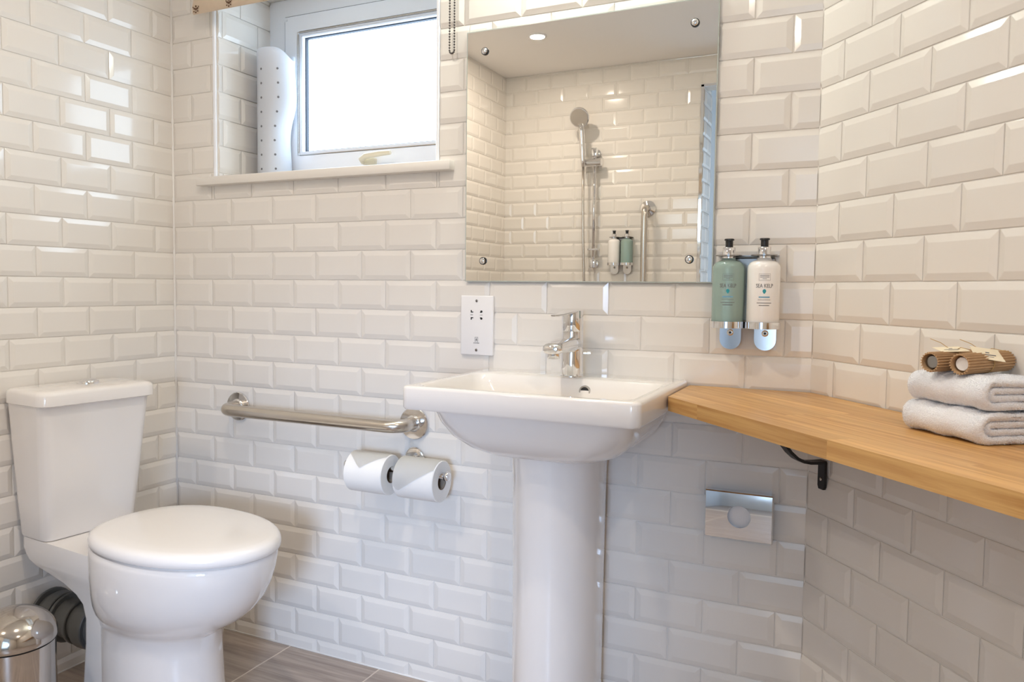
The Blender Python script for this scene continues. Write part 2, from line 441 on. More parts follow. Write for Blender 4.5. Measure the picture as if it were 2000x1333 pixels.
for i in range(-1, 12):
    for j in range(0, 5):
        x0 = 0.137 + 0.2995 * i; y1 = -0.555 - 0.600 * (j - 1)
        P = [(x0 + .0015, y1 - .5985), (x0 + .298, y1 - .5985), (x0 + .298, y1 - .0015), (x0 + .0015, y1 - .0015)]
        P = clip_poly(P, -1, 0, -0.001); P = clip_poly(P, 0, 1, -0.001) if P else P
        P = clip_poly(P, 0, -1, -YF) if P else P
        if P: P = clip_poly(P, -RN.x, -RN.y, -(RN.x * RX))
        if len(P) > 2:
            cx, cy = sum(p[0] for p in P) / len(P), sum(p[1] for p in P) / len(P)
            bm = poly_prism(B(), [(p[0] - cx, p[1] - cy) for p in P], -0.006, 0.0, 0.0012)
            o = obj('floor_tile', bm, 'floor', floor); o.location = (cx, cy, 0)
# sealant lines in the corner and along the floor
bm = B(); add_tube(bm, [(0.0035, -0.0035, 0.0), (0.0035, -0.0035, CEIL)], 0.0042, 8); struct(obj('trim_1', bm, 'sealant', smooth=True))
bm = B(); add_tube(bm, [(0.0, -0.003, 0.0005), (RX, -0.003, 0.0005)], 0.0035, 8); struct(obj('trim_2', bm, 'sealant', smooth=True))
bm = B(); add_tube(bm, [(0.003, 0, 0.0005), (0.003, YF, 0.0005)], 0.0035, 8); struct(obj('trim_3', bm, 'sealant', smooth=True))
q = RO + RN * 0.0005
bm = B(); add_tube(bm, [(q.x, q.y, 0.0), (q.x, q.y, CEIL)], 0.0022, 8); struct(obj('trim_4', bm, 'grout', smooth=True))

# window reveal, frame, pane
trim_m = 'upvc'
reveal = struct(obj('trim_5', (lambda bm: (add_box(bm, (WX0 - 0.04, 0.05, WZ0 - 0.05), (WX0 - 0.0012, WD + 0.07, WZ1 + 0.04)),
    add_box(bm, (WX1 + 0.0012, 0.05, WZ0 - 0.05), (WX1 + 0.04, WD + 0.07, WZ1 + 0.04)),
    add_box(bm, (WX0 - 0.04, 0.05, WZ1), (WX1 + 0.04, WD + 0.07, WZ1 + 0.04)), bm)[-1])(B()), 'grout'))
O_ = Vector((WX0, 0, 0))
lay_tiles(reveal, O_, Y, X, WD, WZ1, 0.094, True, zmin=WZ0, view=lambda p: True)
lay_tiles(reveal, Vector((WX1, 0, 0)), Y, -X, WD, WZ1, 0.094, True, zmin=WZ0, view=lambda p: True)
bm = B(); add_box(bm, (WX0 - 0.0125, -0.0065, WZ0), (WX0 - 0.0020, 0.001, WZ1 + 0.01), 0.002, 1); struct(obj('trim_6', bm, 'upvc'))
bm = B(); add_box(bm, (WX1 - 0.0015, -0.0065, WZ0), (WX1 + 0.0075, 0.001, WZ1 + 0.01), 0.002, 1); struct(obj('trim_7', bm, 'upvc'))
win = struct(thing('window_1', '', '')); del win['label']; del win['category']
FY = WD; fx0, fx1, fz0, fz1 = WX0, WX1, WZ0 - 0.01, WZ1
def ring_frame(x0, x1, z0, z1, w, y0, y1, bev=0.004):
    bm = B()
    outer = [(x0, z0), (x1, z0), (x1, z1), (x0, z1)]; inner = [(x0 + w, z0 + w), (x1 - w, z0 + w), (x1 - w, z1 - w), (x0 + w, z1 - w)]
    rings = []
    for pts, y in ((outer, y1), (outer, y0), (inner, y0 + 0.0), (inner, y1)):
        rings.append([Vector((a, y, b)) for a, b in pts])
    vr = [[bm.verts.new(p) for p in r] for r in rings]
    for k in range(4):
        A, Bq = vr[k], vr[(k + 1) % 4]
        for i in range(4): bm.faces.new((A[i], A[(i + 1) % 4], Bq[(i + 1) % 4], Bq[i]))
    bmesh.ops.recalc_face_normals(bm, faces=bm.faces)
    if bev: bmesh.ops.bevel(bm, geom=[e for e in bm.edges if abs(e.verts[0].co.y - y0) < 1e-6 and abs(e.verts[1].co.y - y0) < 1e-6], offset=bev, segments=2, affect='EDGES', clamp_overlap=True)
    return bm
obj('window_frame', ring_frame(fx0, fx1, fz0, fz1 , 0.066, FY - 0.004, FY + 0.06), 'upvc', win)
sx0, sz1 = 0.246, 1.838
sash = obj('sash', ring_frame(sx0, WX1 - 0.05, WZ0 + 0.035, sz1, 0.056, FY - 0.016, FY + 0.045, 0.006), 'upvc', win)
obj('gasket', ring_frame(sx0 - 0.003, WX1 - 0.047, WZ0 + 0.032, sz1 + 0.003, 0.006, FY - 0.0055, FY + 0.03, 0), 'gasket', sash)
gx0, gx1, gz0, gz1 = sx0 + 0.056, WX1 - 0.106, WZ0 + 0.091, sz1 - 0.056
obj('glazing_bead', ring_frame(gx0 - 0.004, gx1 + 0.004, gz0 - 0.004, gz1 + 0.004, 0.012, FY - 0.008, FY + 0.04, 0.002), 'upvc', sash)
obj('glazing_gasket', ring_frame(gx0 + 0.007, gx1 - 0.007, gz0 + 0.007, gz1 - 0.007, 0.0045, FY + 0.006, FY + 0.0185, 0), 'gasket', sash)
obj('bead_seam', ring_frame(gx0 - 0.0045, gx1 + 0.0045, gz0 - 0.0045, gz1 + 0.0045, 0.0020, FY - 0.0164, FY + 0.01, 0), 'steel', sash)
bm = B(); add_box(bm, (gx0, FY + 0.018, gz0), (gx1, FY + 0.024, gz1)); obj('pane', bm, 'glow', sash)
# handle on the bottom rail
bm = B()
add_box(bm, (0.545, FY - 0.032, 1.372), (0.585, FY - 0.014, 1.392), 0.004)
add_tube(bm, [(0.550, FY - 0.036, 1.378), (0.553, FY - 0.05, 1.386), (0.572, FY - 0.056, 1.393), (0.62, FY - 0.056, 1.397), (0.655, FY - 0.055, 1.398)], [0.006, 0.008, 0.0085, 0.008, 0.006], 10)
obj('window_handle', bm, 'handle', win, auto=50)
# boarded-out lintel face above the opening is hidden by the blind; sill board
bm = B(); add_box(bm, (0.118, -0.030, WZ0 - 0.024), (0.951, WD + 0.05, WZ0), 0.003, 2)
obj('window_sill', bm, 'sill', win, auto=40)

# doorway behind the camera: chrome corner trim, lining, hall beyond
bm = B(); add_box(bm, (DX0 - 0.012, YF - 0.002, 0), (DX0 + 0.002, YF + 0.008, DZ + 0.008)); add_box(bm, (DX0 - 0.012, YF - 0.002, DZ - 0.002), (DX1 + 0.01, YF + 0.008, DZ + 0.010)); add_box(bm, (DX1 - 0.002, YF - 0.002, 0), (DX1 + 0.012, YF + 0.008, DZ + 0.008))
struct(obj('trim_8', bm, 'chrome'))
jamb = struct(obj('trim_9', (lambda bm: (add_box(bm, (DX0 - 0.02, YF - 0.22, -0.01), (DX0 - 0.0015, YF - 0.10, DZ + 0.02)), add_box(bm, (DX1 + 0.0015, YF - 0.22, -0.01), (DX1 + 0.02, YF - 0.10, DZ + 0.02)), bm)[-1])(B()), 'grout'))
lay_tiles(jamb, Vector((DX0, YF - 0.22, 0)), Y, X, 0.218, DZ, 0.02, True, view=lambda p: False)
HY = -3.45
slab('wall_hall', [[(1.05, HY, 0), (2.9, HY, 0), (2.9, HY, CEIL), (1.05, HY, CEIL)]], 'hall', (0, -1, 0))
slab('wall_hall_left', [[(DX0, HY, 0), (DX0, YF - 0.22, 0), (DX0, YF - 0.22, CEIL), (DX0, HY, CEIL)]], 'hall', (-1, 0, 0))
slab('wall_hall_right', [[(2.85, HY, 0), (2.85, YF - 0.1, 0), (2.85, YF - 0.1, CEIL), (2.85, HY, CEIL)]], 'hall', (1, 0, 0))
flat('floor_hall', [(1.05, HY - .05), (2.9, HY - .05), (2.9, YF - 0.1), (1.05, YF - 0.1)], -0.002, 'floor', -0.03)

# ------------------------------------------------------------------ ceiling lights
dl = thing('ceiling_light', 'round recessed ceiling light seen glowing in the mirror', 'light', (LAMPS[0][0], LAMPS[0][1], CEIL), group=None)
bm = B(); add_lathe(bm, [(0.043, 0.0), (0.043, -0.004), (0.038, -0.006), (0.034, -0.005), (0.034, 0.0)], 32, cap0=False, cap1=False); obj('trim_ring', bm, 'plastic', dl, smooth=True)
bm = B(); add_lathe(bm, [(0.0335, -0.001), (0.0335, -0.003)], 32); obj('lamp_glass', bm, 'lamp_on', dl)
dls = [dl]
for k, (lx, ly, lw) in enumerate(LAMPS[1:]):
    dls.append(dup(dl, (lx, ly, CEIL), 'round recessed ceiling light ' + ('above the basin' if k == 0 else 'above the oak worktop end')))
for (lx, ly, lw) in LAMPS:
    d = bpy.data.lights.new('downlight', 'AREA'); d.shape = 'DISK'; d.size = 0.066; d.energy = lw * 1.5; d.color = WARM
    o = bpy.data.objects.new('downlight', d); C.objects.link(o); o.location = (lx, ly, CEIL - 0.007)
# light over the mirror, just above the picture
ml = thing('mirror_light', 'slim wall light above the mirror', 'light', (1.235, -0.008, 1.93))
bm = B(); add_box(bm, (-0.16, -0.03, -0.02), (0.16, 0.0, 0.02), 0.004); obj('backplate', bm, 'chrome', ml)
bm = B(); add_tube(bm, [(-0.15, -0.055, -0.01), (0.15, -0.055, -0.01)], 0.014, 14); obj('tube', bm, 'tube_on', ml, smooth=True)

# ------------------------------------------------------------------ toilet
TY = -0.392; TR = math.radians(-5.6)
toilet = thing('toilet', 'white close-coupled toilet with closed lid against the left wall', 'toilet', (0.004, TY, 0), TR)
def sring(xb, xf, wd, z, nb=2.4, nf=2.0, n=64, cx=None, yc=0.0):
    c0 = cx if cx is not None else xb + (xf - xb) * 0.465
    out = []
    for k in range(n):
        t = 2 * PI * k / n; c, s = math.cos(t), math.sin(t); nn = nf if c > 0 else nb
        # blend exponents around the widest point
        e = 2.0 / nn
        xx = (abs(c) ** e) * (1 if c > 0 else -1); yy = (abs(s) ** e) * (1 if s > 0 else -1)
        out.append(Vector((c0 + xx * ((xf - c0) if c > 0 else (c0 - xb)), yc + yy * wd, z)))
    return out
def rrect(x0, x1, y0, y1, z, r, n=6):
    out = []
    for cx, cy, a0 in ((x1 - r, y1 - r, 0), (x0 + r, y1 - r, 90), (x0 + r, y0 + r, 180), (x1 - r, y0 + r, 270)):
        for k in range(n + 1):
            a = math.radians(a0 + 90 * k / n); out.append(Vector((cx + r * math.cos(a), cy + r * math.sin(a), z)))
    return out
bm = B()
PAN = [(0.0, .250, .592, .120), (0.03, .252, .584, .1165), (.10, .254, .574, .1150), (.19, .256, .568, .1145), (.235, .258, .572, .116), (.248, .260, .588, .122), (.262, .262, .615, .134), (.280, .265, .645, .147),
       (.30, .267, .668, .1565), (.33, .269, .694, .1655), (.36, .270, .711, .170), (.395, .271, .724, .1735), (.42, .272, .729, .1745), (.431, .273, .728, .1735), (.4345, .276, .724, .170)]
add_rings(bm, [sring(a, b, wd, z) for z, a, b, wd in PAN])
# rear platform and skirt behind the bowl
prof = [(0.400, .024, .120), (.375, .024, .121), (.360, .028, .119), (.345, .040, .118), (.334, .065, .116), (.324, .112, .113), (.310, .171, .110), (.291, .218, .107), (.272, .242, .105), (.239, .252, .104), (.177, .250, .104), (.08, .240, .105), (0.0, .233, .107)]
rings = []
for z, xb, hw in reversed(prof):
    rings.append(rrect(xb, 0.38, -hw, hw, z, 0.022))
add_rings(bm, rings)
pan = obj('pan', bm, 'porcelain', toilet, auto=45)
bm = B()
rings = []
for z, ins in ((.4345, .014), (.4405, .013)): rings.append(sring(.280 + ins, .738 - ins, .176 - ins, z))
add_rings(bm, rings); obj('seat', bm, 'seat', toilet, smooth=True)
bm = B()
rings = []
for z, ins in ((.4405, .003), (.4425, .0005), (.452, .0), (.459, .002), (.464, .006), (.4675, .012), (.4695, .022), (.471, .05), (.472, .10)):
    rings.append(sring(.278 + ins, .739 - ins, .176 - ins, z, nb=2.5))
add_rings(bm, rings); obj('lid', bm, 'seat', toilet, smooth=True)
for s in (-1, 1):
    bm = B(); lathe_at(bm, [(.012, 0), (.013, .003), (.013, .03), (.011, .034)], (.255, s * .07, .402), n=16); obj('hinge', bm, 'chrome', toilet, auto=40)
bm = B()
rings = [rrect(.022, .140, -.121, .121, .4015, .022), rrect(.020, .1435, -.124, .124, .407, .026)]
for t in (0.25, .5, .75, 1.0):
    rings.append(rrect(.016 - .002 * t, .1435 + .034 * t, -.124 - .022 * t, .124 + .022 * t, .407 + (.731 - .407) * t, .026))
add_rings(bm, rings); obj('cistern', bm, 'porcelain', toilet, auto=45)
bm = B()
rings = []
for z, ins in ((.7315, .004), (.734, .0), (.757, .0), (.763, .002), (.7665, .007), (.7685, .016), (.7695, .04)):
    rings.append(rrect(.014 + ins, .190 - ins, -.152 + ins, .156 - ins, z, .03 - ins * .4 if ins < .03 else .02))
add_rings(bm, rings); obj('cistern_lid', bm, 'porcelain', toilet, auto=50)
bm = B(); lathe_at(bm, [(.026, 0), (.026, .005), (.0235, .008), (.0205, .0085), (.018, .0105), (.012, .012), (.004, .0128)], (.098, .02, .769), n=28); obj('flush_button', bm, 'chrome', toilet, auto=40)
bm = B(); lathe_at(bm, [(.0095, 0), (.0095, .003), (.004, .005)], (.33, -.1075, .075), axis=(0, -1, .1), n=14); obj('screw_cap', bm, 'plastic', toilet, smooth=True)
# grey soil pipe from the wall into the pan
pp = thing('soil_pipe', 'grey waste pipe with ribbed collars behind the toilet', 'pipe', (0.0, -0.428, 0.172))
bm = B(); lathe_at(bm, [(.050, 0.0), (.050, .235)], (0, 0, 0), axis=(1, 0, 0.0), n=28); obj('pipe', bm, 'pipe', pp, auto=40)
for a, b, r in ((.006, .012, .064), (.030, .062, .060), (.070, .078, .062), (.118, .130, .057), (.150, .190, .060)):
    bm = B(); lathe_at(bm, [(.048, a), (r - .002, a), (r, a + .002), (r, b - .002), (r - .002, b), (.048, b)], (0, 0, 0), axis=(1, 0, 0), n=28); obj('collar', bm, 'pipe', pp, auto=40)

# ------------------------------------------------------------------ bin
bn = thing('pedal_bin', 'small domed chrome bin on the floor beside the toilet', 'bin', (0.232, -0.676, 0))
bm = B(); add_lathe(bm, [(.080, .012), (.0815, .016), (.0815, .242)], 48); obj('body', bm, 'bin_steel', bn, auto=40)
bm = B(); add_lathe(bm, [(.083, 0), (.085, .002), (.085, .014), (.082, .018)], 48); obj('base', bm, 'black', bn, auto=40)
bm = B(); add_lathe(bm, [(.079, .240), (.079, .2475)], 48); obj('rim_gap', bm, 'black', bn, smooth=True)
bm = B(); add_lathe(bm, [(.0845, .2465), (.0858, .249), (.0858, .254)] + [(.0855 * math.cos(a), .255 + .062 * math.sin(a)) for a in [math.radians(x) for x in (8, 18, 28, 38, 48, 58, 68, 78, 86)]] + [(.0008, .3172)], 48); obj('dome_lid', bm, 'bin_steel', bn, auto=60)
bm = B(); add_box(bm, (-.02, -.115, .004), (.02, -.08, .012), .003); obj('pedal', bm, 'black', bn)

# ------------------------------------------------------------------ basin, pedestal, tap
basin = thing('basin', 'white rectangular wall basin on a full pedestal', 'basin', (1.291, -0.004, 0))
bx0, bx1, by0, by1 = -.239, .239, -.414, 0.0
def rr(x0, x1, y0, y1, z, r): return rrect(x0, x1, y0, y1, z, r, 8)
bm = B()
rings = [rr(-.085, .105, -.30, -.10, .683, .06), rr(-.120, .135, -.325, -.06, .687, .07), rr(-.152, .165, -.345, -.03, .700, .075), rr(-.178, .190, -.362, -.015, .722, .07),
         rr(-.192, .205, -.375, -.008, .750, .06), rr(-.199, .211, -.383, -.006, .776, .055), rr(-.199, .211, -.384, -.006, .780, .055),
         rr(bx0 + .003, bx1 - .003, by0 + .003, by1, .780, .016), rr(bx0, bx1, by0, by1, .784, .018), rr(bx0, bx1, by0, by1, .820, .018), rr(bx0 + .0015, bx1 - .0015, by0 + .0015, by1 - .001, .824, .017), rr(bx0 + .005, bx1 - .005, by0 + .005, by1 - .004, .826, .015),
         rr(bx0 + .022, bx1 - .022, by0 + .020, by1 - .110, .826, .030), rr(bx0 + .026, bx1 - .026, by0 + .024, by1 - .114, .8235, .032), rr(bx0 + .032, bx1 - .032, by0 + .032, by1 - .122, .808, .036),
         rr(bx0 + .052, bx1 - .052, by0 + .055, by1 - .138, .765, .05), rr(bx0 + .09, bx1 - .09, by0 + .09, by1 - .165, .738, .06), rr(-.04, .04, -.30, -.22, .730, .035)]
add_rings(bm, rings); obj('bowl', bm, 'porcelain', basin, auto=50)
bm = B()
def ped(z, k=1.0): return [Vector((.005 + p.x, p.y, z)) for p in sring(-.006 - .0, .0, .1, z)]
rings = []
for z, hw, d in ((0, .0895, .272), (.02, .0885, .270), (.2, .0890, .268), (.45, .0905, .270), (.62, .0925, .274), (.683, .0945, .277), (.700, .0945, .277)):
    r = []
    n = 48
    for k in range(n + 1):
        a = -PI / 2 + PI * k / n           # convex front
        r.append(Vector((.001 + hw * math.sin(a), -.165 - (d - .165) * math.cos(a), z)))
    for a, b in ((.97, -.12), (.86, -.07), (.70, -.03), (.60, -.004), (-.60, -.004), (-.70, -.03), (-.86, -.07), (-.97, -.12)): r.append(Vector((.001 + hw * a, b, z)))
    rings.append(r)
add_rings(bm, rings); obj('pedestal', bm, 'porcelain', basin, auto=40)
bm = B(); lathe_at(bm, [(.0125, 0), (.0135, .001), (.0125, .003), (.0095, .003), (.009, .001)], (.045, -.1225, .800), axis=(0, -1, .15), n=24); obj('overflow_ring', bm, 'chrome', basin, auto=40)
bm = B(); lathe_at(bm, [(.0092, 0), (.0092, .0012)], (.045, -.1232, .800), axis=(0, -1, .15), n=24); obj('overflow_hole', bm, 'slot', basin)
bm = B(); add_lathe(bm, [(.030, .732), (.031, .734), (.026, .738), (.006, .739)], 28); o = obj('plug', bm, 'chrome', basin, smooth=True); o.location = (0, -.26, 0)
tap = thing('mixer_tap', 'chrome single-lever mixer tap standing on the basin', 'tap', (1.287, -0.074, 0.826)); tap.scale = (1.16, 1.12, 1.0)
bm = B(); add_lathe(bm, [(.0235, 0), (.0235, .002), (.0215, .004), (.0212, .060), (.0208, .085), (.0205, .100)], 36); obj('body', bm, 'chrome', tap, auto=40)
bm = B()
rings = []
for y, z, hx, hz in ((-.004, .072, .0205, .0185), (-.03, .0715, .0205, .0170), (-.06, .0715, .0202, .0150), (-.085, .0705, .0198, .0130), (-.104, .0690, .0188, .0115), (-.116, .0680, .0165, .0105), (-.1195, .0675, .011, .007)):
    rings.append([Vector((hx * math.copysign(abs(math.cos(t)) ** .7, math.cos(t)), y, z + hz * math.copysign(abs(math.sin(t)) ** .7, math.sin(t)))) for t in [2 * PI * k / 28 for k in range(28)]])
add_rings(bm, rings); sp = obj('spout', bm, 'chrome', tap, smooth=True)
bm = B(); lathe_at(bm, [(.0115, .0), (.0120, .002), (.0120, .012), (.0135, .013), (.0135, .016)], (0, -.103, .048), n=24); obj('aerator', bm, 'chrome', sp, auto=40)
bm = B(); lathe_at(bm, [(.0100, .0), (.0100, .0014)], (0, -.103, .0475), n=24); obj('aerator_mesh', bm, 'slot', sp)
bm = B(); add_lathe(bm, [(.0202, .1005), (.0207, .1015), (.0207, .143), (.0200, .1455), (.0165, .1468), (.003, .1475)], 36); ca = obj('lever_cap', bm, 'chrome', tap, auto=40)
bm = B()
rings = []
for y, z, hx, hz in ((.010, .1440, .0160, .0030), (-.02, .1440, .0150, .0028), (-.05, .1405, .0120, .0024), (-.08, .1378, .0092, .0022), (-.100, .1372, .0075, .0022), (-.106, .1374, .0050, .0016)):
    rings.append([Vector((hx * math.copysign(abs(math.cos(t)) ** .6, math.cos(t)), y, z + hz * math.copysign(abs(math.sin(t)) ** .6, math.sin(t)))) for t in [2 * PI * k / 20 for k in range(20)]])
add_rings(bm, rings); obj('lever', bm, 'chrome', tap, auto=50)
bm = B(); lathe_at(bm, [(.0022, 0), (.0022, .012), (.004, .013), (.004, .019), (.002, .020)], (.012, .016, .050), axis=(1, .3, 0), n=12); obj('waste_rod', bm, 'chrome', tap, auto=40)

# ------------------------------------------------------------------ mirror
mir = thing('wall_mirror', 'square frameless mirror fixed with four chrome caps above the basin', 'mirror', (1.281, -0.0062, 1.3335))
h = 0.2945; hz = .2985
bm = B(); add_box(bm, (-h, -.0055, -hz), (h, 0, hz)); obj('glass', bm, 'glass_edge', mir)
bm = B()
v = [bm.verts.new(p) for p in ((-h + .0022, -.0057, -hz + .0022), (h - .0022, -.0057, -hz + .0022), (h - .0022, -.0057, hz - .0022), (-h + .0022, -.0057, hz - .0022))]; bm.faces.new(v)
o = obj('silvering', bm, 'mirror', mir)
for sx in (-1, 1):
    for sz in (-1, 1):
        bm = B(); lathe_at(bm, [(.0092, 0), (.0092, .003), (.0085, .0045), (.0075, .0045)], (sx * .2455, -.0057, sz * .2485), axis=(0, -1, 0), n=24); cc = obj('fixing', bm, 'black', mir, auto=40)
        bm = B(); lathe_at(bm, [(.0072, 0), (.0072, .0052), (.0055, .0072), (.0025, .0078)], (sx * .2455, -.0057, sz * .2485), axis=(0, -1, 0), n=24); obj('cap', bm, 'chrome', cc, auto=40)

# ------------------------------------------------------------------ shaver socket
so = thing('shaver_socket', 'white double-height shaver socket plate on the tiles left of the tap', 'socket', (1.0205, -0.004, 0.9285))
bm = B(); add_box(bm, (-.0435, -.0105, -.0725), (.0435, 0, .0725), .0025, 3); obj('plate', bm, 'plastic', so, auto=40)
for z in (.0600, -.0600):
    bm = B(); lathe_at(bm, [(.0033, 0), (.0033, .0012), (.002, .0016)], (0, -.0103, z), axis=(0, -1, 0), n=14); sc = obj('screw', bm, 'steel_dark', so, auto=40)
    bm = B(); add_box(bm, (-.0004, -.0124, z - .003), (.0004, -.0118, z + .003)); obj('screw_slot', bm, 'slot', sc)
for sx, sz, kind in ((-1, 1, 0), (-1, -1, 0), (1, 1, 1), (1, -1, 1)):
    bm = B(); cx, cz = sx * .0125, .0255 + sz * .0088
    if kind == 0:
        add_box(bm, (cx - .003, -.0112, cz - .003), (cx - .0006, -.0104, cz + .003)); add_box(bm, (cx - .003, -.0112, cz - .003 if sz > 0 else cz + .0008), (cx + .0034, -.0104, cz - .0008 if sz > 0 else cz + .003))
    else:
        lathe_at(bm, [(.0028, 0), (.0028, .0008)], (cx + .0006, -.0104, cz - sz * .0003), axis=(0, -1, 0), n=14); add_box(bm, (cx - .003, -.0112, cz - .0032 if sz > 0 else cz + .0012), (cx + .001, -.0104, cz - .0012 if sz > 0 else cz + .0032))
    obj('pin_hole', bm, 'slot', so)
FX = Matrix.Rotation(PI / 2, 4, 'X')
def wall_text(name, txt, size, m, parent, x, y, z): return text_mesh(name, txt, size, m, parent, Matrix.Translation((x, y, z)) @ FX)
wall_text('lettering', '230V', .0036, 'print_grey', so, -.0135, -.0107, .0255); wall_text('lettering', '115V', .0036, 'print_grey', so, .0125, -.0107, .0255)
wall_text('lettering', 'SHAVERS', .0040, 'print_grey', so, 0, -.0107, -.0430)
bm = B()
for a, b, c, d in ((-.004, -.0400 + .0005, .004, -.0392), (-.004, -.0292, .004, -.0284), (-.004, -.0400, -.0032, -.0284), (.0032, -.0400, .004, -.0284), (-.0018, -.037, .0018, -.0340), (-.0006, -.0340, .0006, -.0310)):
    add_box(bm, (a, -.0109, b), (c, -.0104, d))
obj('shaver_symbol', bm, 'print_grey', so)

# ------------------------------------------------------------------ grab rail and paper holder
rail = thing('grab_rail', 'horizontal brushed steel grab rail on the wall between toilet and basin', 'rail', (0.548, -0.005, 0.672))
bm = B()
add_tube(bm, bend([(-.294, .0, 0), (-.294, -.073, 0), (.294, -.073, 0), (.294, 0, 0)], .048, 10), .0168, 22)
obj('bar', bm, 'steel', rail, smooth=True)
for s in (-1, 1):
    bm = B(); lathe_at(bm, [(.0415, 0), (.0415, .005), (.0395, .0075), (.022, .0082), (.0200, .011), (.0172, .012)], (s * .294, 0, 0), axis=(0, -1, 0), n=36); obj('flange', bm, 'chrome', rail, auto=35)
th = thing('toilet_roll_holder', 'small chrome double toilet roll holder below the grab rail', 'holder', (0.845, -0.005, 0.0))
bm = B(); lathe_at(bm, [(.028, 0), (.028, .004), (.025, .0065), (.012, .008)], (0, 0, .583), axis=(0, -1, 0), n=32); obj('flange', bm, 'chrome', th, auto=35)
bm = B(); add_tube(bm, bend([(0, 0, .583), (0, -.081, .583), (0, -.081, .569)], .010), .0075, 14); obj('post', bm, 'chrome', th, smooth=True)
bm = B(); add_tube(bm, [(-.145, -.081, .566), (.128, -.081, .566)], .0068, 14); obj('bar', bm, 'chrome', th, smooth=True)
for s, x in ((-1, -.145), (1, .128)):
    bm = B(); lathe_at(bm, [(.0068, 0), (.0115, .003), (.0125, .009), (.0105, .013), (.004, .0145)], (x, -.081, .566), axis=(s, 0, 0), n=20); obj('end_cap', bm, 'chrome', th, auto=50)
def roll(x0, x1, label, fold):
    r = thing('toilet_roll', label, 'toilet roll', (x0, -0.086, 0.5525), group='toilet rolls on the holder')
    L = x1 - x0; R_ = .0505
    bm = B(); add_lathe(bm, [(.0205, 0), (R_ - .002, 0), (R_, .002), (R_, L - .002), (R_ - .002, L), (.0205, L)], 48, rot_to((1, 0, 0)), cap0=False, cap1=False); obj('paper', bm, 'paper', r, auto=40)
    bm = B(); add_lathe(bm, [(.0190, 0.001), (.0206, 0.001), (.0206, L - .001), (.0190, L - .001), (.0190, 0.001)], 32, rot_to((1, 0, 0)), cap0=False, cap1=False); obj('core', bm, 'card_tube', r, auto=40)
    # pointed folded end lying on the roll; u along the roll, angle from the top towards the room
    bm = B(); nu, nv = 14, 10; g = []
    for i in range(nu + 1):
        u = i / nu
        lo = fold(u)
        row = []
        for j in range(nv + 1):
            a = math.radians(-40 + (lo + 40) * j / nv)
            rr_ = R_ + .0012 + .0006 * (j == nv)
            row.append(bm.verts.new((.002 + u * (L - .004), -rr_ * math.sin(a), rr_ * math.cos(a))))
        g.append(row)
    for i in range(nu):
        for j in range(nv): bm.faces.new((g[i][j], g[i + 1][j], g[i + 1][j + 1], g[i][j + 1]))
    r_ = bmesh.ops.solidify(bm, geom=bm.faces[:], thickness=.0012)
    obj('folded_end', bm, 'paper', r, auto=50)
roll(.7125, .8230, 'left toilet roll with a short V-folded end', lambda u: 22 + 46 * (1 - abs(u - .42) / (.42 if u < .42 else .58)))
roll(.8560, .9670, 'right toilet roll with its end folded to a long point', lambda u: 118 - 70 * max(0, (u - .10)) / .90 if u > .1 else 100 + 180 * u)

# ------------------------------------------------------------------ bag dispenser
bd = thing('bag_dispenser', 'square polished chrome bag dispenser with a round opening under the worktop', 'dispenser', (1.6445, -0.005, 0.5455))
bm = B(); hx_, hz_, dy = .0685, .0505, .026
n = 40; ro = .0235; cx_ = .002
inner = [Vector((cx_ + ro * math.cos(2 * PI * k / n), -dy, ro * math.sin(2 * PI * k / n))) for k in range(n)]
def on_rect(a, sx, sz):
    c, s = math.cos(a), math.sin(a); t = min(sx / abs(c) if abs(c) > 1e-6 else 9, sz / abs(s) if abs(s) > 1e-6 else 9); return c * t, s * t
def rect_ring(y, ins):
    o_ = []
    for k in range(n):
        a, b = on_rect(2 * PI * k / n + .0001, hx_ - ins, hz_ - ins); o_.append(Vector((a, y, b)))
    ca = math.atan2(hz_, hx_)
    for q in (ca, PI - ca, PI + ca, 2 * PI - ca):
        k = round(q / (2 * PI) * n) % n; o_[k] = Vector((math.copysign(hx_ - ins, math.cos(q)), y, math.copysign(hz_ - ins, math.sin(q))))
    return o_
deep = [Vector((p.x, -dy + .006, p.z)) for p in inner]
mid = []
ro_r = rect_ring(-dy, .002)
def dome(p): return -dy - .0030 * (1 - (p.z / hz_) ** 2)
for f in (.15, .3, .45, .6, .75, .88, .96):
    mid.append([Vector((a.x * (1 - f) + b.x * f, 0, a.z * (1 - f) + b.z * f)) for a, b in zip(ro_r, inner)])
for r in mid:
    for p in r: p.y = dome(p)
for p in inner: p.y = dome(p)
for p in ro_r: p.y = dome(p)
add_rings(bm, [rect_ring(0, 0), rect_ring(-dy + .002, 0), ro_r] + mid + [inner, deep], True, False)
obj('case', bm, 'chrome', bd, auto=30)
bm = B(); lathe_at(bm, [(ro + .001, 0), (ro + .001, .002)], (cx_, -dy + .0075, 0), axis=(0, -1, 0), n=32)
obj('bag', bm, 'plastic', bd)

